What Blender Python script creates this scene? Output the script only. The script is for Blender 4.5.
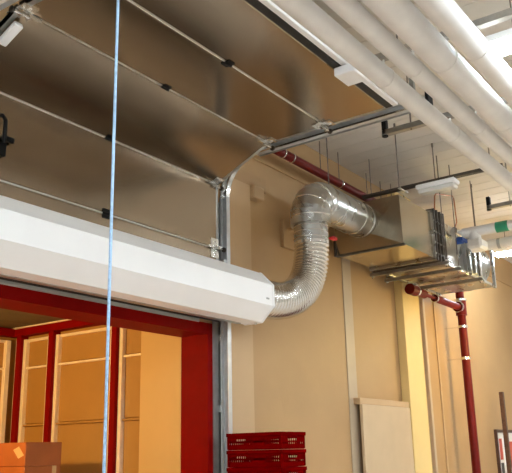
import bpy, bmesh, math, random
from mathutils import Vector, Matrix
random.seed(7)
for o in list(bpy.data.objects): bpy.data.objects.remove(o)
S = bpy.context.scene
COL = S.collection
PI = math.pi

# ---------------------------------------------------------------- camera
cam = bpy.data.cameras.new('camera'); camo = bpy.data.objects.new('camera', cam); COL.objects.link(camo)
yaw, pit, rol = math.radians(35.30), math.radians(15.92), math.radians(-1.268)
fw = Vector((math.cos(yaw)*math.cos(pit), math.sin(yaw)*math.cos(pit), math.sin(pit)))
rt = fw.cross(Vector((0, 0, 1))).normalized(); up = rt.cross(fw)
r2 = math.cos(rol)*rt + math.sin(rol)*up; u2 = -math.sin(rol)*rt + math.cos(rol)*up
m = Matrix((r2, u2, -fw)).transposed().to_4x4(); m.translation = Vector((0, 0, 1.6))
camo.matrix_world = m
cam.sensor_fit = 'HORIZONTAL'; cam.sensor_width = 36; cam.lens = 758.73/512*36
cam.clip_start = .05; cam.clip_end = 100
S.camera = camo

# ---------------------------------------------------------------- world, exposure
W = bpy.data.worlds.new('world'); S.world = W; W.use_nodes = True
W.node_tree.nodes['Background'].inputs[0].default_value = (1, .95, .88, 1)
W.node_tree.nodes['Background'].inputs[1].default_value = .15
S.view_settings.view_transform = 'Standard'; S.view_settings.look = 'None'
S.view_settings.gamma = 1; S.view_settings.use_curve_mapping = False
S.view_settings.exposure = 0.82
TUBE_POWER = 68.0      # emission of the hall's fluorescent tubes
WARM_POWER = 145.0      # emission of the warm lamps (dock and hall end)

# ---------------------------------------------------------------- materials
MATS = {}
def mat(name, col, rough=.6, metal=0., var=0., vscale=4., bump=0., bscale=40., col2=None, emit=None, stretch=None, spec=None, rvar=0.):
    if name in MATS: return MATS[name]
    M = bpy.data.materials.new(name); M.use_nodes = True; nt = M.node_tree; b = nt.nodes['Principled BSDF']
    b.inputs['Base Color'].default_value = (*col, 1); b.inputs['Roughness'].default_value = rough; b.inputs['Metallic'].default_value = metal
    if spec is not None: b.inputs['Specular IOR Level'].default_value = spec
    tc = nt.nodes.new('ShaderNodeTexCoord'); src = tc.outputs['Object']
    if stretch:
        mp = nt.nodes.new('ShaderNodeMapping'); mp.inputs['Scale'].default_value = stretch
        nt.links.new(src, mp.inputs[0]); src = mp.outputs[0]
    if var or col2 or rvar:
        n = nt.nodes.new('ShaderNodeTexNoise'); n.inputs['Scale'].default_value = vscale; n.inputs['Detail'].default_value = 1 if metal > .95 else 6
        nt.links.new(src, n.inputs['Vector'])
        r = nt.nodes.new('ShaderNodeValToRGB'); e_ = .15 if metal > .95 else .32; r.color_ramp.elements[0].position = e_; r.color_ramp.elements[1].position = 1-e_
        c2 = col2 or tuple(min(1, c*(1+var)) for c in col); c1 = col if col2 else tuple(c*(1-var) for c in col)
        r.color_ramp.elements[0].color = (*c1, 1); r.color_ramp.elements[1].color = (*c2, 1)
        nt.links.new(n.outputs['Fac'], r.inputs[0]); nt.links.new(r.outputs[0], b.inputs['Base Color'])
        if rvar:
            mr = nt.nodes.new('ShaderNodeMapRange'); mr.inputs['To Min'].default_value = rough-rvar; mr.inputs['To Max'].default_value = rough+rvar
            nt.links.new(n.outputs['Fac'], mr.inputs[0]); nt.links.new(mr.outputs[0], b.inputs['Roughness'])
    if bump:
        n2 = nt.nodes.new('ShaderNodeTexNoise'); n2.inputs['Scale'].default_value = bscale; n2.inputs['Detail'].default_value = 3
        nt.links.new(src, n2.inputs['Vector'])
        bp = nt.nodes.new('ShaderNodeBump'); bp.inputs['Strength'].default_value = bump; bp.inputs['Distance'].default_value = .02
        nt.links.new(n2.outputs['Fac'], bp.inputs['Height']); nt.links.new(bp.outputs[0], b.inputs['Normal'])
    if emit:
        b.inputs['Emission Color'].default_value = (*emit[0], 1); b.inputs['Emission Strength'].default_value = emit[1]
    MATS[name] = M; return M

WALL   = mat('beige wall paint', (.465, .285, .125), .55, var=.05, vscale=1.5, bump=.03, bscale=30)
WALL2  = mat('pale beige boarding', (.56, .37, .20), .55, var=.04, vscale=2)
STRIP  = mat('pale grey joint strip', (.52, .40, .27), .5, var=.05, vscale=3)
HALL   = mat('hall wall paint', (.62, .57, .50), .6, var=.05, vscale=1)
CEIL   = mat('white ceiling board', (.74, .68, .60), .6, var=.04, vscale=3)
JOINT  = mat('ceiling joint', (.58, .54, .48), .8, var=.05)
FLOOR  = mat('brown sealed concrete', (.54, .43, .31), .5, col2=(.62, .61, .60), vscale=.35, bump=.02)
PANEL  = mat('steel door skin', (.37, .29, .205), .21, 1., var=.06, vscale=.9, bump=.06, bscale=.7, rvar=.05)  # brown tint paints in some of the floor's warm reflection
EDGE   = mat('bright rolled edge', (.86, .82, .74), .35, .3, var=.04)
GALV   = mat('galvanised steel', (.50, .50, .48), .28, 1., var=.07, vscale=6, bump=.02, bscale=2, rvar=.04)
SHEET  = mat('grey duct sheet', (.43, .37, .275), .22, 1., var=.06, vscale=3, rvar=.04)
GALVD  = mat('dull galvanised steel', (.46, .47, .46), .42, 1., var=.15, vscale=14, rvar=.08)
RAIL   = mat('zinc coated rail', (.66, .67, .67), .35, .55, var=.08, vscale=12)
ZINC   = mat('bright zinc', (.82, .82, .80), .2, 1., var=.06, vscale=30)
FOIL   = mat('aluminium foil hose', (.72, .70, .66), .16, 1., var=.06, vscale=30, bump=.1, bscale=60)
WHITE  = mat('white powder coat', (.95, .94, .925), .4, var=.01, vscale=5)
WHITEB = mat('bright white enamel', (.92, .91, .90), .4, var=.02, vscale=5)
INSUL  = mat('white pipe jacket', (.80, .77, .73), .6, var=.05, vscale=5, spec=.3)
BLACK  = mat('black plastic', (.006, .006, .006), .5, var=.2, vscale=20, spec=.15)
RUBBER = mat('black rubber', (.02, .018, .016), .7, var=.2, vscale=20)
RED    = mat('dark red gloss paint', (.20, .0016, .0004), .55, var=.08, vscale=5, spec=.05)
REDP   = mat('fire pipe red', (.14, .006, .003), .45, var=.1, vscale=8, spec=.2)
CRATE  = mat('dark red crate plastic', (.13, .0008, .0008), .6, var=.12, vscale=10, spec=.0)
TAN    = mat('tan cladding sheet', (.42, .225, .05), .6, var=.06, vscale=2, bump=.02)
TANB   = mat('ochre smooth lining', (.62, .40, .14), .55, var=.03, vscale=2)
CREAM  = mat('cream steel rail', (.94, .82, .60), .35, .1, var=.06, vscale=10)
OLIVE  = mat('olive dock ceiling board', (.11, .085, .03), .6, var=.1, vscale=3)
OLIVEJ = mat('pale ceiling batten', (.42, .33, .2), .6, var=.1)
CARD   = mat('brown carton', (.33, .09, .014), .7, var=.1, vscale=6)
TAPE   = mat('tan packing tape', (.60, .38, .17), .4, var=.06)
GREYST = mat('grey strip', (.40, .40, .38), .5, var=.1)
DARKST = mat('dark steel', (.10, .085, .07), .5, .7, var=.2, vscale=15)
STRUT  = mat('galvanised strut', (.40, .38, .34), .4, .9, var=.1, vscale=15)
ROD    = mat('threaded rod', (.20, .17, .15), .5, .8, var=.2, vscale=60)
ROPE   = mat('pale blue rope', (.40, .60, .85), .6, var=.15, vscale=60, bump=.4, bscale=150)
GREEN  = mat('green tape', (.03, .30, .16), .4, var=.1)
BLUE   = mat('blue valve handle', (.03, .10, .40), .4, var=.1)
REDH   = mat('bright red plastic', (.60, .02, .02), .4, var=.1)
COPPER = mat('copper pipe', (.40, .16, .08), .35, .8, var=.1)
DOORW  = mat('off white door leaf', (.60, .44, .27), .5, var=.03)
PAPER  = mat('white paper', (.80, .76, .68), .8, var=.04)
PAPERR = mat('red print', (.60, .10, .06), .8, var=.05)
WOOD   = mat('dark brown wood', (.10, .045, .025), .5, var=.25, vscale=20)
TUBE   = mat('lit fluorescent tube', (1, 1, 1), .5, emit=((.78, .90, 1.0), TUBE_POWER))
WARM   = mat('lit warm lamp', (1, .9, .7), .5, emit=((1, .70, .20), WARM_POWER*.9))
WARMD  = mat('lit dock lamp', (1, .9, .7), .5, emit=((1, .62, .22), WARM_POWER*1.75))

# ---------------------------------------------------------------- mesh helpers
def B(): return bmesh.new()
def box(bm, x0, x1, y0, y1, z0, z1, bev=0.):
    r = bmesh.ops.create_cube(bm, size=1.)
    vs = r['verts']
    for v in vs:
        v.co = Vector(((x0+x1)/2+v.co.x*(x1-x0), (y0+y1)/2+v.co.y*(y1-y0), (z0+z1)/2+v.co.z*(z1-z0)))
    if bev:
        es = list({e for v in vs for e in v.link_edges})
        bmesh.ops.bevel(bm, geom=es, offset=bev, segments=1, affect='EDGES')
    return bm
def ring(c, u, v, r, n):
    return [Vector(c)+u*(r*math.cos(2*PI*i/n))+v*(r*math.sin(2*PI*i/n)) for i in range(n)]
def loft(bm, rings, cap=True, closed=True):
    R = [[bm.verts.new(p) for p in rg] for rg in rings]
    n = len(R[0])
    for a, b in zip(R, R[1:]):
        for i in range(n if closed else n-1):
            j = (i+1) % n
            try: bm.faces.new((a[i], a[j], b[j], b[i]))
            except ValueError: pass
    if cap:
        bm.faces.new(list(reversed(R[0]))); bm.faces.new(R[-1])
    return bm
def frame(d):
    d = Vector(d).normalized(); a = Vector((0, 0, 1)) if abs(d.z) < .9 else Vector((0, 1, 0))
    u = d.cross(a).normalized(); return u, u.cross(d)
def cyl(bm, p0, p1, r, n=20, r1=None, cap=True):
    p0, p1 = Vector(p0), Vector(p1); u, v = frame(p1-p0)
    return loft(bm, [ring(p0, u, v, r, n), ring(p1, u, v, r if r1 is None else r1, n)], cap)
def tube(bm, pts, rad, n=16, cap=True):
    pts = [Vector(p) for p in pts]; rgs = []; u = None
    for i, p in enumerate(pts):
        d = (pts[min(i+1, len(pts)-1)]-pts[max(i-1, 0)]).normalized()
        if u is None: u, v = frame(d)
        else:
            u = (u-d*u.dot(d)).normalized(); v = u.cross(d)
        rgs.append(ring(p, u, v, rad[i] if isinstance(rad, (list, tuple)) else rad, n))
    return loft(bm, rgs, cap)
def torus(bm, c, axis, R, r, n=28, k=8):
    u, v = frame(axis); a = Vector(axis).normalized(); rgs = []
    for j in range(n):
        t = 2*PI*j/n; d = u*math.cos(t)+v*math.sin(t)
        rgs.append([Vector(c)+d*(R+r*math.cos(2*PI*i/k))+a*(r*math.sin(2*PI*i/k)) for i in range(k)])
    rgs.append(rgs[0]); return loft(bm, rgs, cap=False)
def band(bm, c, axis, r, w, t=.004, n=28):
    a = Vector(axis).normalized(); c = Vector(c); u, v = frame(a)
    p = [(r-.002, -w/2), (r+t, -w/2), (r+t, w/2), (r-.002, w/2)]
    rgs = [ring(c+a*z, u, v, q, n) for q, z in p]; rgs.append(rgs[0])
    return loft(bm, rgs, cap=False)
def quad(bm, *ps): bm.faces.new([bm.verts.new(p) for p in ps])
def hexa(bm, b, t):   # bottom four, top four corners
    B_ = [bm.verts.new(p) for p in b]; T_ = [bm.verts.new(p) for p in t]
    bm.faces.new(list(reversed(B_))); bm.faces.new(T_)
    for i in range(4):
        j = (i+1) % 4; bm.faces.new((B_[i], B_[j], T_[j], T_[i]))
def wl(o):
    v = Vector((0, 0, 0))
    while o: v = v+o.location; o = o.parent
    return v
def obj(name, bm, material, parent=None, smooth=True, angle=35):
    bmesh.ops.recalc_face_normals(bm, faces=bm.faces)
    xs = [v.co for v in bm.verts]
    lo = Vector((min(p.x for p in xs), min(p.y for p in xs), min(p.z for p in xs)))
    hi = Vector((max(p.x for p in xs), max(p.y for p in xs), max(p.z for p in xs)))
    org = Vector(((lo.x+hi.x)/2, (lo.y+hi.y)/2, lo.z))
    bmesh.ops.translate(bm, verts=bm.verts, vec=-org)
    me = bpy.data.meshes.new(name); bm.to_mesh(me); bm.free()
    me.materials.append(material)
    if smooth:
        me.shade_smooth(); me.set_sharp_from_angle(angle=math.radians(angle))
    o = bpy.data.objects.new(name, me); COL.objects.link(o)
    if parent: o.parent = parent; o.location = org-wl(parent)
    else: o.location = org
    return o
def tag(o, label, cat, group=None):
    o['label'] = label; o['category'] = cat
    if group: o['group'] = group
    return o
def thing(name, label, cat, loc, group=None):
    o = bpy.data.objects.new(name, None); COL.objects.link(o); o.location = loc; o.empty_display_size = .1
    return tag(o, label, cat, group)
def struct(name, bm, material, parent=None):
    o = obj(name, bm, material, parent)
    if not parent: o['kind'] = 'structure'
    return o
def piece(name, src, loc_world, parent):
    c = src.copy(); COL.objects.link(c); c.parent = parent; c.location = Vector(loc_world)-wl(parent); return c
def copy_tree(o, loc):
    r = o.copy(); COL.objects.link(r); r.location = loc
    for ch in o.children:
        c = ch.copy(); COL.objects.link(c); c.parent = r
        for g in ch.children:
            d = g.copy(); COL.objects.link(d); d.parent = c
    return r

# ================================================================ THE SETTING
WY, CZ = 4.5, 5.23
struct('floor', box(B(), -8, 18, -8, 7.8, -.1, 0), FLOOR)
bm = B()
box(bm, 5.62, 18, WY, WY+.3, 0, CZ+.1); box(bm, 2.5, 5.62, WY, WY+.3, 2.785, CZ+.1); box(bm, -8, 2.5, WY, WY+.3, 0, CZ+.1)
wall_back = struct('wall_back', bm, WALL)
struct('wall_right', box(B(), 18, 18.2, -8, WY+.3, 0, CZ+.1), HALL)
struct('wall_left', box(B(), -8.2, -8, -8, WY+.3, 0, CZ+.1), HALL)
struct('wall_front', box(B(), -8, 18, -8.2, -8, 0, CZ+.1), HALL)
ceiling = struct('ceiling', box(B(), -8, 18, -8, WY+.3, CZ+.03, CZ+.2), JOINT)
PW = .30; first = None
for i in range(60):
    x = .9+i*PW
    if x > 17.6: break
    loc = (x+PW/2, 0, CZ)
    if first is None:
        first = obj('ceiling_board', box(B(), x+.004, x+PW-.004, -8, WY-.002, CZ, CZ+.03, .004), CEIL, ceiling)
        base = first.location.copy()
    else:
        c = first.copy(); COL.objects.link(c); c.parent = ceiling; c.location = base+Vector((i*PW, 0, 0))
obj('ceiling_soffit', box(B(), -8, .9, -8, WY, CZ, CZ+.03), CEIL, ceiling)

# boarding around the door and joints on the wall
struct('trim_1', box(B(), 5.79, 6.19, WY-.055, WY, 0, 4.34, .003), WALL2)
struct('trim_2', box(B(), 5.79, 6.52, WY-.035, WY, 4.345, 4.50, .003), WALL)
struct('trim_3', box(B(), 8.20, 8.42, WY-.012, WY, 0, 3.95, .003), STRIP)
struct('trim_4', box(B(), 5.62, 18, WY-.02, WY, 4.70, 4.73, .003), WALL)
# boxed column, with a groove strip and a thin rib beside it
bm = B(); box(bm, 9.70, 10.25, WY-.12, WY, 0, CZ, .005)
struct('column', bm, mat('lamplit column beige', (.82, .60, .25), .5, var=.04, vscale=2))  # warm lamplight is put into this colour, well paler than the wall
struct('trim_5', box(B(), 10.55, 10.62, WY-.05, WY, 0, CZ, .003), STRIP)
struct('trim_6', box(B(), 11.05, 11.09, WY-.02, WY, 0, CZ, .003), WALL2)
# pale sliding door on a rail against the back wall
d1 = struct('door_1', box(B(), 8.30, 9.695, WY-.10, WY, 2.14, 2.215, .004), WALL2)
lf = obj('door_leaf', box(B(), 8.335, 9.69, WY-.11, WY-.07, .01, 2.138, .004), DOORW, d1)
bm = B(); cyl(bm, (8.46, WY-.11, .98), (8.46, WY-.16, .98), .012); cyl(bm, (8.46, WY-.11, 1.18), (8.46, WY-.16, 1.18), .012); cyl(bm, (8.46, WY-.155, .95), (8.46, WY-.155, 1.21), .012)
obj('handle', bm, ZINC, lf)

# ---- red portal frame in the opening
bm = B(); box(bm, 5.50, 5.62, WY-.03, 4.80, 0, 2.785, .004); portal = struct('trim_7', bm, RED)
struct('trim_8', box(B(), 2.5, 5.50, WY-.03, 4.80, 2.68, 2.785, .004), RED)
obj('lintel_strip', box(B(), 2.5, 5.36, WY-.05, WY-.03, 2.775, 2.83, .006), GREYST, portal)

# ---- dock beyond the opening
DX, DB, DC = 5.64, 7.50, 3.06
struct('wall_dock_right', box(B(), DX+.02, DX+.2, 4.8, DB+.2, 0, 3.4), TAN)
struct('wall_dock_back', box(B(), 1.0, DX+.02, DB+.02, DB+.2, 0, 3.4), TAN)
struct('wall_dock_left', box(B(), .8, 1.0, 4.8, DB+.2, 0, 3.4), TAN)
struct('wall_dock_return', box(B(), 5.50, DX+.02, 4.80, 5.33, 0, DC, .003), TANB)
dc = struct('ceiling_dock', box(B(), 1.0, DX+.02, 4.8, DB+.02, DC+.02, 3.4), OLIVEJ)
y = 4.81; k = 0
while y < DB:
    obj('ceiling_board', box(B(), 1.0, DX+.02, y, min(y+.44, DB+.02), DC, DC+.02), OLIVE, dc, smooth=False); y += .45
wr = bpy.data.objects['wall_dock_right']; wb = bpy.data.objects['wall_dock_back']
posts = [5.77, 6.77, 7.33]
ys = [5.33]+posts+[DB]
zs = [(0, .62), (.65, 1.28), (1.31, 1.94), (1.97, 2.58), (2.61, 2.90)]
for a, b in zip(ys, ys[1:]):
    for z0, z1 in zs:
        if b-a > .1: obj('wall_sheet', box(B(), DX, DX+.02, a+.03, b-.03, z0, z1, .003), TAN, wr)
for p in posts:   # red posts with a cream guide strip on either side
    q = obj('post', box(B(), DX-.09, DX+.02, p-.04, p+.04, 0, 2.96, .004), RED, wr)
    obj('guide_strip', box(B(), DX-.05, DX+.02, p-.09, p-.042, 0, 2.92, .003), CREAM, q)
    obj('edge_strip', box(B(), DX-.07, DX+.02, p+.042, p+.07, 0, 2.92, .003), CREAM, q)
for a, b in zip([5.33]+[p+.07 for p in posts[:-1]], [p-.09 for p in posts]):
    for z, t in ((2.905, .03), (2.59, .022), (1.95, .018), (1.295, .018), (.635, .018)):
        obj('rail', box(B(), DX-.03, DX+.02, a, b, z-t/2, z+t/2, .002), CREAM if z > 2 else TAN, wr)
obj('top_beam', box(B(), DX-.10, DX+.02, 5.33, DB, 2.96, 3.045, .004), RED, wr)
obj('batten', box(B(), DX-.115, DX+.02, 5.33, DB, 3.045, DC, .003), CREAM, wr)
x = DX-.1
for k in range(5):
    x1 = x-.9
    for z0, z1 in zs: obj('wall_sheet', box(B(), x1+.05, x-.05, DB, DB+.02, z0, z1, .003), TAN, wb)
    q = obj('post', box(B(), x1-.04, x1+.04, DB-.09, DB+.02, 0, 2.96, .004), RED, wb)
    obj('rail', box(B(), x1+.04, x, DB-.03, DB+.02, 2.89, 2.92), CREAM, wb)
    obj('rail', box(B(), x1+.04, x, DB-.03, DB+.02, 2.58, 2.60), CREAM, wb)
    x = x1
obj('guide_strip', box(B(), DX-.16, DX-.10, DB-.05, DB+.02, 0, 2.92, .003), CREAM, wb)
obj('top_beam', box(B(), 1.0, DX-.1, DB-.10, DB+.02, 2.96, 3.05, .004), RED, wb)

# ================================================================ SECTIONAL DOOR
DX0, DX1 = 2.68, 5.575
door = thing('sectional_door', 'galvanised steel sectional overhead door, half raised on its tracks', 'door', (4.12, 4.42, 2.83))
pts = [(4.40, 2.838), (4.40, 3.50), (4.40, 4.165), (3.765, 4.44), (3.128, 4.44), (2.53, 4.44)]
TH = .042
for i, (a, b) in enumerate(zip(pts, pts[1:])):
    d = Vector((0, b[0]-a[0], b[1]-a[1])); L = d.length; d.normalize()
    n = Vector((0, d.z, -d.y))            # away from the room side
    if n.y < 0 or (abs(n.y) < 1e-6 and n.z < 0): n = -n
    p0 = Vector((0, *a))+d*.005; p1 = Vector((0, *b))-d*.005
    bm = B()
    prof = [p0, p0+d*.010-n*.004, p1-d*.010-n*.004, p1, p1+n*TH, p0+n*TH]
    prof[0] = p0+n*.006; prof[3] = p1+n*.006
    loft(bm, [[Vector((x, q.y, q.z)) for q in prof] for x in (DX0, DX1)])
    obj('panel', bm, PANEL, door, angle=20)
    # end caps
    for x in (DX0, DX1-.035):
        bm = B(); prof = [p0-n*.006, p1-n*.006, p1+n*(TH+.002), p0+n*(TH+.002)]
        loft(bm, [[Vector((xx, q.y, q.z)) for q in prof] for xx in (x, x+.035)])
        obj('end_cap', bm, GALVD, door)
    if i > 0:     # bright rolled lip along the seam, mid hinge, roller brackets
        bm = B(); c = Vector((0, *a))
        w = .0048
        q = [c-d*w-n*.007, c+d*w-n*.007, c+d*w+n*.01, c-d*w+n*.01]
        loft(bm, [[Vector((x, s.y, s.z)) for s in q] for x in (DX0+.036, DX1-.036)])
        obj('seam_lip', bm, EDGE, door)
        bm = B(); X = 4.10
        for sgn in (-1, 1):
            q0 = c+d*(sgn*.022)
            prof = [q0-d*.018-n*.012, q0+d*.018-n*.012, q0+d*.018+n*.0, q0-d*.018+n*.0]
            loft(bm, [[Vector((x, s.y, s.z)) for s in prof] for x in (X-.035, X+.035)])
        cyl(bm, (X-.04, *(c-n*.012).yz), (X+.04, *(c-n*.012).yz), .012, 12)
        obj('mid_hinge', bm, BLACK, door)
        for sx, xe in ((1, DX1), (-1, DX0)):
            bm = B(); e = Vector((xe-sx*.05, c.y, c.z))
            for sgn in (-1, 1):
                q0 = e+d*(sgn*.05)
                prof = [q0-d*.045-n*.012, q0+d*.045-n*.012, q0+d*.045-n*.004, q0-d*.045-n*.004]
                loft(bm, [[Vector((x, s.y, s.z)) for s in prof] for x in (e.x-.07, e.x+.045)])
            for sgn in (-1, 1):    # cheeks
                prof = [e-d*.03-n*.012, e+d*.03-n*.012, e+d*.02-n*.055, e-d*.02-n*.055]
                loft(bm, [[Vector((x, s.y, s.z)) for s in prof] for x in (e.x+sgn*.03-.003, e.x+sgn*.03+.003)])
            prof = [e-d*.016-n*.012, e+d*.016-n*.012, e+d*.012-n*.034, e-d*.012-n*.034]
            loft(bm, [[Vector((x, s.y, s.z)) for s in prof] for x in sorted((e.x-sx*.13, e.x-sx*.03))])
            cyl(bm, e-n*.035-Vector((sx*.045, 0, 0)), e-n*.035+Vector((sx*.10, 0, 0)), .008, 10)
            for sgn in (-1, 1):
                cyl(bm, e+d*(sgn*.06)-n*.012, e+d*(sgn*.06)-n*.02, .012, 6)
            h = obj('roller_bracket', bm, ZINC, door)
            bm = B(); w0 = e-n*.035+Vector((sx*.088, 0, 0))
            cyl(bm, w0, w0+Vector((sx*.018, 0, 0)), .024, 16)
            obj('roller', bm, DARKST, h)
# bottom rail, seal, top seal and trim
bm = B(); box(bm, DX0, DX1+.10, 4.392, 4.445, 2.823, 2.842, .002); obj('bottom_profile', bm, WHITEB, door)
bm = B(); cyl(bm, (DX0, 4.418, 2.812), (DX1+.02, 4.418, 2.812), .016, 12); obj('bottom_seal', bm, RUBBER, door)
obj('top_seal', box(B(), DX0, DX1-.03, 2.458, 2.525, 4.425, 4.475, .004), RUBBER, door)
obj('top_trim', box(B(), DX0, DX1-.03, 2.412, 2.457, 4.425, 4.475, .003), WHITEB, door)
# black pull handle with lock
hd = B(); hx, hz = 3.03, 3.82
tube(hd, [(hx-.05, 4.385, hz-.08), (hx-.05, 4.35, hz-.08), (hx-.05, 4.35, hz+.13), (hx+.0, 4.35, hz+.15), (hx+.03, 4.35, hz+.12), (hx+.03, 4.35, hz-.06)], .016, 10)
box(hd, hx-.09, hx+.06, 4.355, 4.396, hz-.15, hz-.05, .006); box(hd, hx+.02, hx+.12, 4.35, 4.38, hz-.03, hz+.01, .005)
obj('pull_handle', hd, BLACK, door)
obj('lock_plate', box(B(), 2.70, 2.765, 3.80, 4.0, 4.305, 4.345, .006), WHITE, door).rotation_euler.x = -.41

# ---- tracks
def track(x, sx, label):
    t = thing('door_track', label, 'door track', (x, 4.40, 0), 'tracks of the overhead door')
    path = []; 
    for z in (0, 1., 2., 3., 4.06): path.append((4.40, z, 0.))
    R = .40
    for k in range(1, 13):
        a = PI/2*k/12; path.append((4.0+R*math.cos(a), 4.06+R*math.sin(a), a))
    for yy in (3.5, 3.0, 2.2): path.append((yy, 4.46, PI/2))
    # C section: web outside, lips facing the door
    w, h, l, th = .055, .045, .014, .004
    prof = [(w, -h), (w, h), (0, h), (0, h-l), (th, h-l), (th, h-th), (w-th, h-th), (w-th, -h+th), (th, -h+th), (th, -h+l), (0, -h+l), (0, -h)]
    def sweep(pp, seg):
        bm = B(); rg = []
        for (yy, z, a) in seg:
            nrm = Vector((0, math.cos(a), math.sin(a)))
            rg.append([Vector((x+sx*p[0], yy, z))+nrm*p[1] for p in pp])
        return loft(bm, rg)
    obj('vertical_rail', sweep(prof, path[:5]), RAIL, t, angle=20)
    obj('curved_rail', sweep(prof, path[4:17]), ZINC, t, angle=20)
    obj('horizontal_rail', sweep(prof, path[16:]), RAIL, t, angle=20)
    for zz in (4.424, 4.497):
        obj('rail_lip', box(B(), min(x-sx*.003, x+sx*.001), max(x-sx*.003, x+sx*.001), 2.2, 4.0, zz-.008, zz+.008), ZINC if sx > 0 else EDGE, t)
    if sx < 0: obj('lit_edge_strip', box(B(), x-.062, x-.056, 2.2, 4.0, 4.395, 4.42), EDGE, t)  # added pale strip, painting the light caught along the rail's lower edge
    # mounting angle on the wall and hanger angle along the horizontal rail
    bm = B(); box(bm, min(x-sx*.09, x+sx*.16), max(x-sx*.09, x+sx*.16), 4.463, 4.469, 0, 4.02); box(bm, min(x+sx*.056, x+sx*.06), max(x+sx*.056, x+sx*.06), 4.36, 4.463, 0, 4.02)
    obj('mounting_angle', bm, GALVD, t)
    bm = B(); box(bm, min(x+sx*.056, x+sx*.06), max(x+sx*.056, x+sx*.06), 2.2, 3.98, 4.40, 4.52); box(bm, min(x+sx*.056, x+sx*.10), max(x+sx*.056, x+sx*.10), 2.2, 3.98, 4.516, 4.52)
    obj('hanger_angle', bm, GALVD, t)
    for z in (.4, 1.2, 2.0, 2.66, 3.4): obj('rail_clip', box(B(), min(x-sx*.0, x+sx*.06), max(x-sx*.0, x+sx*.06), 4.447, 4.463, z-.03, z+.03, .003), ZINC, t)
    for yy in (2.35,):
        bm = B(); box(bm, min(x+sx*.06, x+sx*.10), max(x+sx*.06, x+sx*.10), yy-.02, yy+.02, 4.52, CZ); obj('ceiling_hanger', bm, GALVD, t)
    bm = B(); box(bm, x-.03, x+.07, 2.17, 2.20, 4.40, 4.52, .003); obj('end_stop', bm, BLACK, t)
track(5.655, 1, 'galvanised C rail track bending from the wall boarding to overhead')
track(2.605, -1, 'galvanised overhead door track on the side of the black pull handle')

# white sensor box under the door's upper end
t = thing('sensor_box', 'small white box mounted under the black seal of the raised door', 'sensor box', (4.735, 2.42, 4.345))
obj('housing', box(B(), 4.625, 4.845, 2.335, 2.515, 4.345, 4.417, .008), WHITEB, t)
obj('mount', box(B(), 4.68, 4.79, 2.42, 2.50, 4.417, 4.4245), GALVD, t)

# ================================================================ AIR CURTAIN
AC = thing('air_curtain', 'long white octagonal air curtain spanning the door opening', 'air curtain', (4.2, 4.13, 2.76))
def octo(cx, cz, s, a): return [(cx-a, cz+s), (cx-s, cz+a), (cx-s, cz-a), (cx-a, cz-s), (cx+a, cz-s), (cx+s, cz-a), (cx+s, cz+a), (cx+a, cz+s)]
o8 = octo(4.112, 3.0, .235, .098)
obj('housing', loft(B(), [[Vector((x, p[0], p[1])) for p in o8] for x in (1.6, 5.72)]), WHITE, AC, angle=20)
o9 = octo(4.112, 3.0, .240, .100)
obj('end_plate', loft(B(), [[Vector((x, p[0], p[1])) for p in o9] for x in (5.72, 5.745)]), WHITEB, AC, angle=20)
obj('end_plate', loft(B(), [[Vector((x, p[0], p[1])) for p in o9] for x in (1.575, 1.6)]), WHITEB, AC, angle=20)
obj('nozzle', box(B(), 1.7, 5.62, 4.17, 4.22, 2.758, 2.768, .002), GALVD, AC)
bm = B(); box(bm, 5.62, 5.66, 3.872, 3.878, 2.952, 2.966); obj('maker_plate', bm, GREYST, AC)
bm = B(); cyl(bm, (5.70, 4.06, 2.766), (5.70, 4.06, 2.745), .012, 8); obj('bolt', bm, ZINC, AC)
for x in (2.2, 5.3):
    bm = B(); box(bm, x-.02, x+.02, 4.1, 4.14, 3.23, 3.30); box(bm, x-.02, x+.02, 4.1, 4.38, 3.295, 3.30); obj('hanger_lug', bm, GALVD, AC)

# ================================================================ DUCTS
hose = thing('flexible_duct', 'shiny corrugated aluminium hose curving up from the air curtain end', 'duct hose', (6.3, 4.0, 2.85))
P = [Vector((5.745, 4.10, 3.03)), Vector((6.30, 4.08, 2.98)), Vector((6.58, 3.95, 3.12)), Vector((6.58, 3.95, 3.70))]
def bez(t): return P[0]*(1-t)**3+P[1]*3*t*(1-t)**2+P[2]*3*t*t*(1-t)+P[3]*t**3
NR = 34; pp = []; rr = []
for i in range(NR*4+1):
    t = i/(NR*4); pp.append(bez(t)); rr.append(.172+.014*math.sin(2*PI*i/4+.4))
obj('hose', tube(B(), pp, rr, 36, cap=False), FOIL, hose, angle=70)
bm = B(); band(bm, (6.58, 3.95, 3.685), (0, 0, 1), .178, .03, .006); box(bm, 6.56, 6.60, 3.755, 3.775, 3.665, 3.705); obj('clamp', bm, ZINC, hose)
bm = B(); band(bm, (5.765, 4.10, 3.03), (1, 0, 0), .176, .03, .006); obj('clamp', bm, ZINC, hose)

rd = thing('round_duct', 'galvanised round duct with mitred elbow above the flexible hose', 'duct', (6.7, 3.95, 3.7))
AX, AY, AZ = 6.58, 3.95, 4.21
cyl(bm := B(), (AX, AY, 3.69), (AX, AY, 3.90), .180, 36); o = obj('lower_collar', bm, GALV, rd)
for z in (3.735, 3.80, 3.86):
    torus(b2 := B(), (AX, AY, z), (0, 0, 1), .181, .006); obj('bead', b2, ZINC, o)
bm = B(); box(bm, AX+.12, AX+.20, AY-.20, AY-.15, 3.735, 3.765, .004); cyl(bm, (AX+.13, AY-.14, 3.75), (AX+.13, AY-.20, 3.75), .012, 10); obj('damper_handle', bm, REDH, o)
bm = B(); cyl(bm, (AX, AY, 3.885), (AX, AY, 4.03), .213, 40); obj('upper_collar', bm, GALV, rd)
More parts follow.
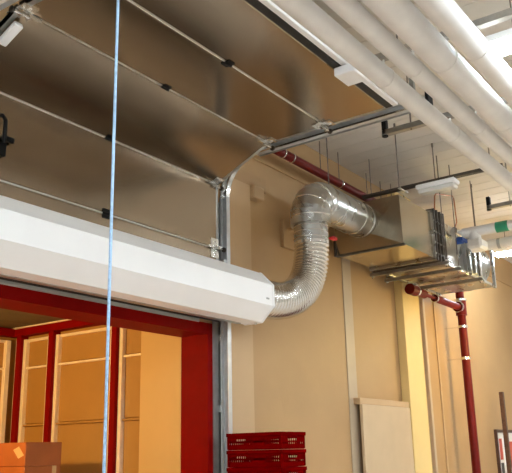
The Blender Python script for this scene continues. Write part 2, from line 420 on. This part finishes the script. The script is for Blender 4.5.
# gored elbow: three mitred segments
ER = .24; ec = Vector((AX+ER, AY, 4.03-.0)); ez = AZ
EC = Vector((AX+ER, AY, AZ-ER))
def esec(a, r, dr=0):   # cross-section at bend angle a
    n = Vector((-math.cos(a), 0, math.sin(a)))      # outward from bend centre
    c = EC+n*ER
    return ring(c, n, Vector((0, 1, 0)), r, 40)
cuts = [0, PI/4-.06, PI/2]
def mitre(a0, a1):
    return loft(B(), [esec(a0, .208), esec((a0+a1)/2, .214), esec(a1, .208)], cap=False)
k = obj('elbow_segment', mitre(0, .5), GALV, rd, angle=15); obj('elbow_segment', mitre(.5, 1.07), GALV, rd, angle=15); obj('elbow_segment', mitre(1.07, PI/2), GALV, rd, angle=15)
for a in (.0, .5, 1.07, PI/2):
    n = Vector((-math.cos(a), 0, math.sin(a))); c = EC+n*ER
    ax = Vector((math.sin(a), 0, math.cos(a)))
    obj('seam_ring', torus(B(), c, ax, .209, .006, 40), ZINC, rd)
x0 = AX+ER
cyl(bm := B(), (x0, AY, AZ), (7.722, AY, AZ), .203, 44, cap=False); obj('straight_duct', bm, GALV, rd)
for x in (7.05, 7.50, 7.70): obj('bead', torus(B(), (x, AY, AZ), (1, 0, 0), .204, .006, 40), ZINC, rd)
bm = B(); box(bm, 6.82, 7.12, WY-.05, WY-.001, 3.80, 4.12, .004); box(bm, 6.90, 6.96, 4.1, WY-.04, 4.0, 4.025); obj('wall_bracket', bm, WALL, rd)

# plenum: box with a sloped lower front facet where the round duct enters
PX0, PX1, PY0, PY1, PZ0, PZ1 = 7.745, 8.66, 3.45, 4.30, 3.86, 4.44
pl = thing('plenum_box', 'square galvanised duct box between the round duct and dark heater flanges', 'duct box', ((PX0+PX1)/2, (PY0+PY1)/2, PZ0))
bm = B()
V = lambda *p: bm.verts.new(p)
a0, a1 = V(PX0+.03, PY0, PZ0), V(PX0+.03, PY1, PZ0)
p1, p2 = V(PX0-.02, PY1, 4.04), V(PX0-.02, 3.84, 4.04)
t0, t1 = V(PX0, PY0, PZ1), V(PX0-.02, PY1, PZ1)
e0, e1, e2, e3 = V(PX1, PY0, PZ0), V(PX1, PY1, PZ0), V(PX1, PY1, PZ1), V(PX1, PY0, PZ1)
for f in ((a0, p2, p1, a1), (a0, t0, p2), (t0, t1, p1, p2), (a0, e0, e3, t0), (a0, a1, e1, e0), (t0, e3, e2, t1), (a1, p1, t1, e2, e1), (e0, e1, e2, e3)):
    bm.faces.new(f)
obj('casing', bm, SHEET, pl, smooth=False)
bm = B(); box(bm, PX0+.0, PX0+.05, PY0-.02, PY1+.02, PZ0-.022, PZ0-.002); obj('bottom_flange', bm, DARKST, pl)
bm = B(); box(bm, PX0-.02, PX0+.01, PY1-.0, PY1+.03, PZ0-.02, 4.10); obj('corner_bracket', bm, DARKST, pl)
bm = B(); box(bm, PX1-.025, PX1, PY0-.03, PY0, PZ0-.02, PZ1+.03); box(bm, PX1-.025, PX1, PY0-.03, PY1+.03, PZ0-.03, PZ0); box(bm, PX1-.025, PX1, PY0-.03, PY1+.03, PZ1, PZ1+.03); obj('end_flange', bm, GALV, pl)
for yy in (3.5, 3.75): obj('screw_head', cyl(B(), (PX0+.25, yy, PZ1), (PX0+.25, yy, PZ1+.03), .02, 8), ZINC, pl)

# heater and fan unit
ah = thing('fan_heater_unit', 'suspended heater and fan unit with dark bolted flanges beside duct box', 'heater unit', (9.75, 3.9, 3.86))
for i, x in enumerate((8.665, 8.76, 8.86, 8.96)):
    bm = B(); box(bm, x, x+.03, PY0-.045, PY1+.045, PZ0-.03, PZ1+.06, .003)
    f = obj('flange', bm, DARKST, ah)
    for z in (3.92, 4.06, 4.20, 4.34): obj('bolt', cyl(B(), (x-.003, PY0-.03, z), (x+.042, PY0-.03, z), .014, 6), ZINC, f)
obj('coil_casing', box(B(), 8.69, 9.0, PY0, PY1, PZ0, PZ1+.02), GALVD, ah)
obj('front_casing', box(B(), 9.0, 9.74, PY0+.03, PY1, PZ0+.02, PZ1, .004), GALV, ah)
obj('middle_casing', box(B(), 9.74, 10.28, PY0-.02, PY1, PZ0+.02, PZ1+.02, .004), GALVD, ah)
for i in range(3):
    obj('rib', box(B(), 9.76+i*.2, 9.81+i*.2, PY0-.06, PY0-.02, PZ0+.03, PZ1+.0, .004), GALV, ah)
cyl(bm := B(), (10.28, PY0+.38, 4.20), (10.85, PY0+.38, 4.20), .36, 36); obj('fan_drum', bm, GALV, ah)
for yy in (PY0-.02, PY1-.02):
    bm = B(); box(bm, 9.0, 10.90, yy, yy+.04, PZ0-.02, PZ0+.02, .002); obj('bottom_rail', bm, GALV, ah)
bm = B(); box(bm, 10.86, 10.90, PY0-.02, PY0+.02, PZ0, 4.42); box(bm, 10.28, 10.9, PY0-.02, PY0+.02, 4.40, 4.44); obj('end_frame', bm, GALV, ah)
obj('drain_tray', box(B(), 9.0, 10.88, PY0+.02, PY1-.02, PZ0-.004, PZ0+.02), GALV, ah)

# struts under the units, hung on rods
for x, lab in ((8.80, 'support strut under the duct box end of the heater'), (9.22, 'support strut under the middle of the heater unit'), (10.0, 'support strut under the fan end of the heater unit')):
    st = thing('support_strut', 'galvanised '+lab, 'strut', (x, 3.9, PZ0-.07))
    bm = B(); box(bm, x-.022, x+.022, PY0-.12, PY1+.10, PZ0-.072, PZ0-.068); box(bm, x-.022, x-.018, PY0-.12, PY1+.10, PZ0-.072, PZ0-.03); box(bm, x+.018, x+.022, PY0-.12, PY1+.10, PZ0-.072, PZ0-.03)
    obj('channel', bm, STRUT, st)
    for yy in (PY0-.09, PY1+.075):
        r = obj('hanger_rod', cyl(B(), (x, yy, PZ0-.10), (x, yy, CZ), .007, 8), ROD, st)
        obj('nut', cyl(B(), (x, yy, PZ0-.088), (x, yy, PZ0-.072), .022, 6), ZINC, r); obj('nut', cyl(B(), (x, yy, PZ0-.028), (x, yy, PZ0-.012), .022, 6), ZINC, r)
# free hanger rods over the ducts
for x, yy, z, lab in ((7.185, 4.049, AZ+.2, 'thin hanger rod over the round duct near the red pipe'), (7.55, 3.35, PZ1, 'hanger rod at the corner of the square duct box'), (8.38, 3.24, 4.752, 'hanger rod reaching the cable tray by the emergency light'), (10.15, 3.40, PZ1+.02, 'hanger rod above the ribbed middle of the heater')):
    r = thing('hanger_rod', lab, 'rod', (x, yy, z))
    obj('rod', cyl(B(), (x, yy, z), (x, yy, CZ), .007, 8), ROD, r)
    obj('anchor', cyl(B(), (x, yy, CZ-.05), (x, yy, CZ), .013, 8), ROD, r)
    if x == 7.55:
        obj('angle_lug', box(B(), 7.54, 7.76, 3.335, 3.365, PZ1-.004, PZ1+.006), GALVD, r)

# ================================================================ INSULATED PIPES
for (yc, r, lab) in ((2.142, .078, 'slim white jacketed pipe running beside the raised door end'), (1.908, .069, 'slimmest white jacketed pipe, between the slim and the thickest pipe'),
                     (1.682, .101, 'thickest white jacketed pipe in the overhead row'), (1.445, .088, 'white jacketed pipe right under the lit fluorescent fitting')):
    zc = 4.25
    t = thing('insulated_pipe', lab, 'pipe', (7, yc, zc-r), 'row of overhead insulated pipes')
    obj('jacket', cyl(B(), (-3, yc, zc), (17.95, yc, zc), r, 40), INSUL, t)
    for xb in (.6, 9.6, 13.2, 16.1):
        bm = B(); band(bm, (xb+yc*.4, yc, zc), (1, 0, 0), r, .02, .0006, 40); obj('joint_band', bm, INSUL, t)
def strut_hang(x, y0, y1, label, hook):
    st = thing('pipe_strut', label, 'strut', (x, (y0+y1)/2, 4.40), 'struts over the overhead pipes')
    bm = B(); box(bm, x-.03, x+.03, y0, y1, 4.40, 4.405); box(bm, x-.03, x-.026, y0, y1, 4.405, 4.45); box(bm, x+.026, x+.03, y0, y1, 4.405, 4.45)
    obj('channel', bm, STRUT, st)
    if hook:
        bm = B(); box(bm, x-.03, x+.03, y1-.045, y1, 4.405, 4.56, .006); cyl(bm, (x, y1-.02, 4.41), (x, y1-.02, 4.39), .03, 8); obj('end_hook', bm, BLACK, st)
    for yy in (y0+.12, y1-.28):
        r = obj('hanger_rod', cyl(B(), (x, yy, 4.39), (x, yy, CZ), .007, 8), ROD, st)
    for (yc, rr_) in ((2.142, .078), (1.908, .069), (1.682, .101), (1.445, .088)):
        bm = B(); band(bm, (x, yc, 4.25), (1, 0, 0), rr_, .025, .004, 32); cyl(bm, (x, yc, 4.25+rr_), (x, yc, 4.405), .008, 8)
        obj('pipe_clamp', bm, INSUL, st)
strut_hang(6.02, 1.1, 2.79, 'galvanised pipe strut with a black hooked end near the door track', True)
strut_hang(8.87, 1.1, 2.80, 'galvanised pipe strut between the emergency light and the taped water pipe', True)
strut_hang(4.72, .75, 2.30, 'galvanised pipe strut beside the lit fluorescent fitting', False)

# ================================================================ FIRE PIPES
FY, FZ = 4.30, 4.81
t = thing('fire_pipe', 'dark red sprinkler main running along the wall under the ceiling', 'pipe', (7, FY, FZ-.05))
obj('main', cyl(B(), (5.85, FY, FZ), (11.38, FY, FZ), .052, 24), REDP, t)
for x in (6.62, 6.80, 7.9):
    bm = B(); band(bm, (x, FY, FZ), (1, 0, 0), .052, .022, .006); obj('pipe_clamp', bm, ZINC, t)
for x in (6.62, 7.45, 7.9, 9.4):
    obj('hanger_rod', cyl(B(), (x, FY, FZ+.05), (x, FY, CZ), .006, 8), ROD, t)
VX, VY = 11.45, 4.20
t = thing('fire_riser', 'dark red sprinkler riser on the wall with side branch', 'pipe', (VX, VY, 0))
obj('riser', cyl(B(), (VX, VY, 0), (VX, VY, 4.83), .064, 24), REDP, t)
br = obj('branch', cyl(B(), (VX, VY, 3.72), (10.45, VY, 3.72), .055, 20), REDP, t)
bm = B(); cyl(bm, (10.45, VY, 3.72), (10.05, VY, 3.72), .025, 14); cyl(bm, (10.05, VY, 3.72), (9.78, VY, 3.72), .06, 16); obj('branch_nozzle', bm, REDP, br)
bm = B(); cyl(bm, (9.74, VY, 3.72), (9.55, VY, 3.72), .075, 18); obj('end_cap', bm, REDP, br)
bm = B(); band(bm, (9.76, VY, 3.72), (1, 0, 0), .062, .05, .012); obj('coupling', bm, ZINC, br)
bm = B(); band(bm, (10.42, VY, 3.72), (1, 0, 0), .056, .04, .008); obj('coupling', bm, ZINC, br)
bm = B(); cyl(bm, (VX, VY, 3.60), (VX, VY, 3.84), .085, 20); cyl(bm, (VX-.13, VY, 3.72), (VX, VY, 3.72), .078, 20); obj('tee_fitting', bm, REDP, t)
bm = B(); band(bm, (VX, VY, 3.84), (0, 0, 1), .086, .04, .012); obj('tee_ring', bm, ZINC, t)
bm = B(); band(bm, (VX-.13, VY, 3.72), (1, 0, 0), .08, .04, .012); obj('tee_ring', bm, ZINC, t)
for z in (3.42, 2.93, 1.2):
    bm = B(); band(bm, (VX, VY, z), (0, 0, 1), .064, .04, .012); cyl(bm, (VX, VY+.06, z), (VX, WY-.004, z), .01, 8); obj('pipe_clamp', bm, ZINC, t)

# ================================================================ CABLE TRAY, LIGHTS, WATER PIPES
t = thing('cable_tray', 'dark narrow cable tray hung below the ceiling over the duct box', 'cable tray', (8.36, 3.4, 4.72))
bm = B(); box(bm, 8.33, 8.40, 2.40, 4.22, 4.715, 4.72); box(bm, 8.33, 8.335, 2.40, 4.22, 4.72, 4.75); box(bm, 8.395, 8.40, 2.40, 4.22, 4.72, 4.75); obj('tray', bm, DARKST, t)
for q in range(2): obj('cable', cyl(B(), (8.35+q*.03, 2.4, 4.734), (8.35+q*.03, 4.22, 4.734), .012, 10), mat('cream cable', (.6, .5, .36), .5, var=.05), t)
for yy in (2.55, 4.1): obj('hanger_rod', cyl(B(), (8.365, yy, 4.72), (8.36, yy, CZ), .006, 8), ROD, t)
t = thing('emergency_light', 'white emergency light fitting slung under the cable tray', 'light fitting', (8.38, 3.22, 4.60))
obj('housing', box(B(), 8.29, 8.47, 2.97, 3.47, 4.655, 4.71, .012), WHITEB, t)
obj('diffuser', box(B(), 8.305, 8.455, 2.99, 3.45, 4.60, 4.655, .015), mat('clear diffuser', (.72, .70, .66), .2, var=.03), t)

def fluorescent(x, y0, y1, z, label, rods=True):
    t = thing('fluorescent_fitting', label, 'light fitting', (x, (y0+y1)/2, z), 'fluorescent fittings of the hall')
    obj('housing', box(B(), x-.10, x+.10, y0, y1, z+.05, z+.11, .006), WHITE, t)
    bm = B(); box(bm, x-.13, x-.10, y0, y1, z+.045, z+.10, .003); box(bm, x+.10, x+.13, y0, y1, z+.045, z+.10, .003); obj('reflector', bm, WHITE, t)
    for sx in (-.05, .05): obj('tube', cyl(B(), (x+sx, y0+.03, z+.025), (x+sx, y1-.03, z+.025), .028, 14), TUBE, t)
    bm = B()
    for yy in (y0+.005, y1-.03): box(bm, x-.09, x+.09, yy, yy+.025, z, z+.05)
    obj('lamp_holder', bm, WHITE, t)
    for yy in (y0+.2, y1-.2): obj('hanger_rod', cyl(B(), (x, yy, z+.11), (x, yy, CZ), .006, 8), ROD, t)
    return t
fluorescent(5.27, .0, 1.52, 4.46, 'lit fluorescent fitting above the white overhead pipes')
fluorescent(12.75, 2.6, 3.98, 4.76, 'lit fluorescent fitting at the hall end beyond the heater')
for i, (x, y0) in enumerate(((1.0, -2.2), (1.0, .0), (5.7, -2.2), (10.4, -2.2), (10.4, -.2), (15, -1.5), (-3.5, -2.2), (1.0, -5.5), (5.7, -5.5), (10.4, -5.5), (-3.5, -5.5), (-3.5, 1.4))):
    fluorescent(x, y0, y0+1.5, 4.72, 'lit fluorescent fitting in the open hall away from the overhead door')

# warm lamp at the hall end (outside the frame) and in the dock
def warm_lamp(x, y, z, label, top, lit):
    t = thing('pendant_lamp', label, 'lamp', (x, y, z))
    bm = B(); u, v = Vector((1, 0, 0)), Vector((0, 1, 0))
    loft(bm, [ring((x, y, z+.12), u, v, .08, 28), ring((x, y, z+.16), u, v, .075, 28), ring((x, y, z+.22), u, v, .05, 28), ring((x, y, z+.26), u, v, .02, 28)], cap=False)
    obj('cap', bm, GALVD, t)
    bm = B(); bmesh.ops.create_uvsphere(bm, u_segments=20, v_segments=12, radius=.11); bmesh.ops.translate(bm, verts=bm.verts, vec=(x, y, z+.05)); obj('globe', bm, lit, t)
    obj('cord', cyl(B(), (x, y, z+.26), (x, y, top), .008, 8), BLACK, t)
warm_lamp(11.2, 2.85, 3.2, 'warm pendant lamp hanging at the hall end', CZ, WARM)
warm_lamp(3.1, 6.3, 2.5, 'warm pendant lamp inside the loading dock', DC, WARMD)

# insulated water pipes into the heater
t = thing('water_pipe', 'white insulated water pipe with green tape joining the heater', 'pipe', (9.5, 3.0, 4.2), 'heater water pipes')
obj('run', tube(B(), [(9.5, 3.36, 4.34), (9.5, 2.62, 4.34), (9.5, 2.50, 4.39), (9.5, 2.46, 4.50), (9.5, 2.46, CZ-.002)], .068, 24), INSUL, t)
bm = B(); band(bm, (9.5, 2.83, 4.34), (0, 1, 0), .068, .16, .003); obj('green_band', bm, GREEN, t)
bm = B(); cyl(bm, (9.5, 3.20, 4.34), (9.5, 3.20, 4.12), .075, 20); box(bm, 9.41, 9.70, 3.10, 3.30, 4.10, 4.24, .03); obj('tee_jacket', bm, INSUL, t)
bm = B(); cyl(bm, (9.5, 3.36, 4.34), (9.5, 3.478, 4.34), .035, 14); cyl(bm, (9.28, 3.40, 4.34), (9.5, 3.40, 4.34), .05, 16); obj('union', bm, ZINC, t)
bm = B(); cyl(bm, (9.30, 3.38, 4.20), (9.30, 3.30, 4.20), .05, 12); box(bm, 9.24, 9.42, 3.28, 3.31, 4.18, 4.23, .005); obj('valve_handle', bm, BLUE, t)
t = thing('water_pipe', 'plain white insulated return pipe below the taped pipe', 'pipe', (9.85, 3.0, 4.15), 'heater water pipes')
obj('run', tube(B(), [(9.85, 3.38, 4.22), (9.85, 2.72, 4.22), (9.85, 2.62, 4.26), (9.85, 2.58, 4.36), (9.85, 2.58, CZ-.002)], .068, 24), INSUL, t)
bm = B(); band(bm, (9.85, 3.0, 4.22), (0, 1, 0), .068, .04, .003); obj('joint_band', bm, GALVD, t)
tag(obj('copper_pipe', tube(B(), [(8.80, 3.45, 4.49), (8.80, 3.43, 4.70), (8.82, 3.42, 4.73), (9.42, 3.42, 4.86), (9.45, 3.42, 4.83), (9.45, 3.41, 4.50), (9.45, 3.44, 4.44)], .009, 10), COPPER),
    'thin copper pipe loop rising over the heater flanges', 'pipe')

# junction box beside the door
t = thing('junction_box', 'small beige junction box on the wall beside the track bend', 'junction box', (6.28, 4.45, 4.21))
obj('box', box(B(), 6.19, 6.38, 4.40, WY, 4.205, 4.345, .006), WALL2, t)
obj('lid', box(B(), 6.195, 6.375, 4.392, 4.40, 4.21, 4.34, .004), WALL2, t)

# rope
bm = B(); tube(bm, [(2.085, 2.2, .25), (2.087, 2.2, 1.5), (2.083, 2.2, 2.6), (2.08, 2.2, 3.6), (2.08, 2.2, CZ)], .0064, 10)
tag(obj('pull_rope', bm, ROPE), 'pale blue rope hanging in front of the air curtain', 'rope')

# ================================================================ CRATES
CX, CYc, CW, CL, CH = 5.59, 3.74, .40, .60, .148
def crate():
    t = thing('crate', 'x', 'crate', (CX+CW/2, CYc+CL/2, 0), 'stack of red crates')
    x0, x1, y0, y1 = CX, CX+CW, CYc, CYc+CL; h = .145
    bm = B(); box(bm, x0+.015, x1-.015, y0+.015, y1-.015, .0, .008)
    def wall_long(xa, xb):
        box(bm, xa, xb, y0+.012, y1-.012, .008, .045); box(bm, xa, xb, y0+.012, y1-.012, .062, .075); box(bm, xa, xb, y0+.012, y1-.012, .092, .115)
        n = 26
        for i in range(n+1):
            yy = y0+.016+(CL-.032)*i/n
            solid = i in (8, 9, 10, 11, 12, 13) if xa < CX+.1 else False
            w = .011 if solid else .0045
            box(bm, xa, xb, yy-w, yy+w if i < n else yy, .045, .092)
    def wall_short(ya, yb):
        box(bm, x0+.012, x1-.012, ya, yb, .008, .040); box(bm, x0+.012, x1-.012, ya, yb, .058, .070)
        box(bm, x0+.012, x0+.13, ya, yb, .070, .115); box(bm, x1-.13, x1-.012, ya, yb, .070, .115); box(bm, x0+.13, x1-.13, ya, yb, .104, .115)
        for i in range(14): 
            xx = x0+.02+(CW-.04)*i/13; box(bm, xx-.006, xx+.006, ya, yb, .040, .058)
    wall_long(x0+.016, x0+.021); wall_long(x1-.021, x1-.016); wall_short(y0+.016, y0+.021); wall_short(y1-.021, y1-.016)
    obj('basket', bm, CRATE, t, smooth=False)
    bm = B()
    for xa, xb, ya, yb in ((x0, x0+.02, y0, y1), (x1-.02, x1, y0, y1), (x0, x1, y0, y0+.02), (x0, x1, y1-.02, y1)): box(bm, xa, xb, ya, yb, .113, h, .003)
    obj('rim', bm, CRATE, t)
    for xa in (x0+.016, x1-.016):
        for ya in (y0+.016, y1-.016): obj('corner_post', cyl(B(), (xa, ya, .004), (xa, ya, .118), .012, 10), CRATE, t)
    for ya in (y0+.004, y1-.016): obj('hand_grip', box(B(), x0+.135, x1-.135, ya, ya+.012, .098, .110, .003), CRATE, t)
    return t
c0 = crate(); NC = 12
ords = ['topmost', 'second', 'third', 'fourth', 'fifth', 'sixth', 'seventh', 'eighth', 'ninth', 'tenth', 'eleventh', 'bottom']
for i in range(NC):
    c = c0 if i == 0 else copy_tree(c0, c0.location)
    k = NC-1-i
    dx = 0 if i == 0 else random.uniform(-.006, .006)
    c.location = (CX+CW/2+dx, CYc+CL/2+dx*.7, i*CH)
    c['label'] = ('dark red slotted plastic crate, topmost of its stack' if k == 0 else 'dark red slotted plastic crate, bottom of its stack' if k == NC-1 else
                  'dark red slotted plastic crate, %s from the top of its stack' % ords[k])

# ================================================================ CARTONS IN THE DOCK
CBH = .2179
for s, (x0, x1, y0, y1, n) in enumerate(((4.70, 5.126, 6.0, 6.62, 8), (4.20, 4.66, 6.25, 6.80, 6))):
    for i in range(n):
        z = i*CBH
        pos = 'topmost' if i == n-1 else 'bottom' if i == 0 else ['', 'second', 'third', 'fourth', 'fifth', 'sixth', 'seventh'][n-1-i]+' from the top'
        t = thing('carton', 'brown taped carton, %s of the %s carton stack in the dock' % (pos, ('taller', 'lower')[s]), 'carton', ((x0+x1)/2, (y0+y1)/2, z), 'cartons stacked in the dock')
        obj('body', box(B(), x0, x1, y0, y1, z+.001, z+CBH-.001, .004), CARD, t)
        bm = B(); box(bm, x0+.32, x0+.37, y0-.002, y0, z+CBH-.08, z+CBH-.001); box(bm, x0+.32, x0+.37, y0, y1, z+CBH-.0015, z+CBH-.0005)
        if not (s == 0 and i == n-1): obj('tape', bm, TAPE, t)
        else: bm.free()
        if i == n-1 and s == 0:
            bm = B(); hexa(bm, [(x0-.002, y0+.02, z+.10), (x0-.002, y0+.10, z+.07), (x0, y0+.10, z+.07), (x0, y0+.02, z+.10)], [(x0-.002, y0+.10, z+.18), (x0-.002, y0+.18, z+.15), (x0, y0+.18, z+.15), (x0, y0+.10, z+.18)])
            obj('paper_label', bm, TAPE, t)

# ================================================================ NOTICE BOARD AND POST AT THE HALL END
t = thing('notice_board', 'framed notice board with red and white sheets on the wall', 'notice board', (13.85, WY-.03, .95))
obj('backing', box(B(), 13.3, 14.4, WY-.035, WY, .95, 1.87), PAPER, t)
bm = B(); box(bm, 13.27, 14.43, WY-.05, WY, 1.85, 1.90); box(bm, 13.27, 14.43, WY-.05, WY, .92, .96); box(bm, 13.27, 13.31, WY-.05, WY, .96, 1.85); box(bm, 14.39, 14.43, WY-.05, WY, .96, 1.85); obj('frame', bm, WOOD, t)
for x0, x1, z0, z1, mm in ((13.38, 13.52, 1.40, 1.75, PAPERR), (13.58, 13.85, 1.30, 1.76, WHITEB), (13.38, 13.52, 1.1, 1.35, DARKST), (13.92, 14.2, 1.25, 1.70, PAPERR)):
    obj('sheet', box(B(), x0, x1, WY-.038, WY-.035, z0, z1), mm, t)
tag(obj('wooden_post', box(B(), 12.945, 13.015, 4.17, 4.24, 0, 2.50, .006), WOOD), 'dark brown wooden post standing before the notice board', 'post')
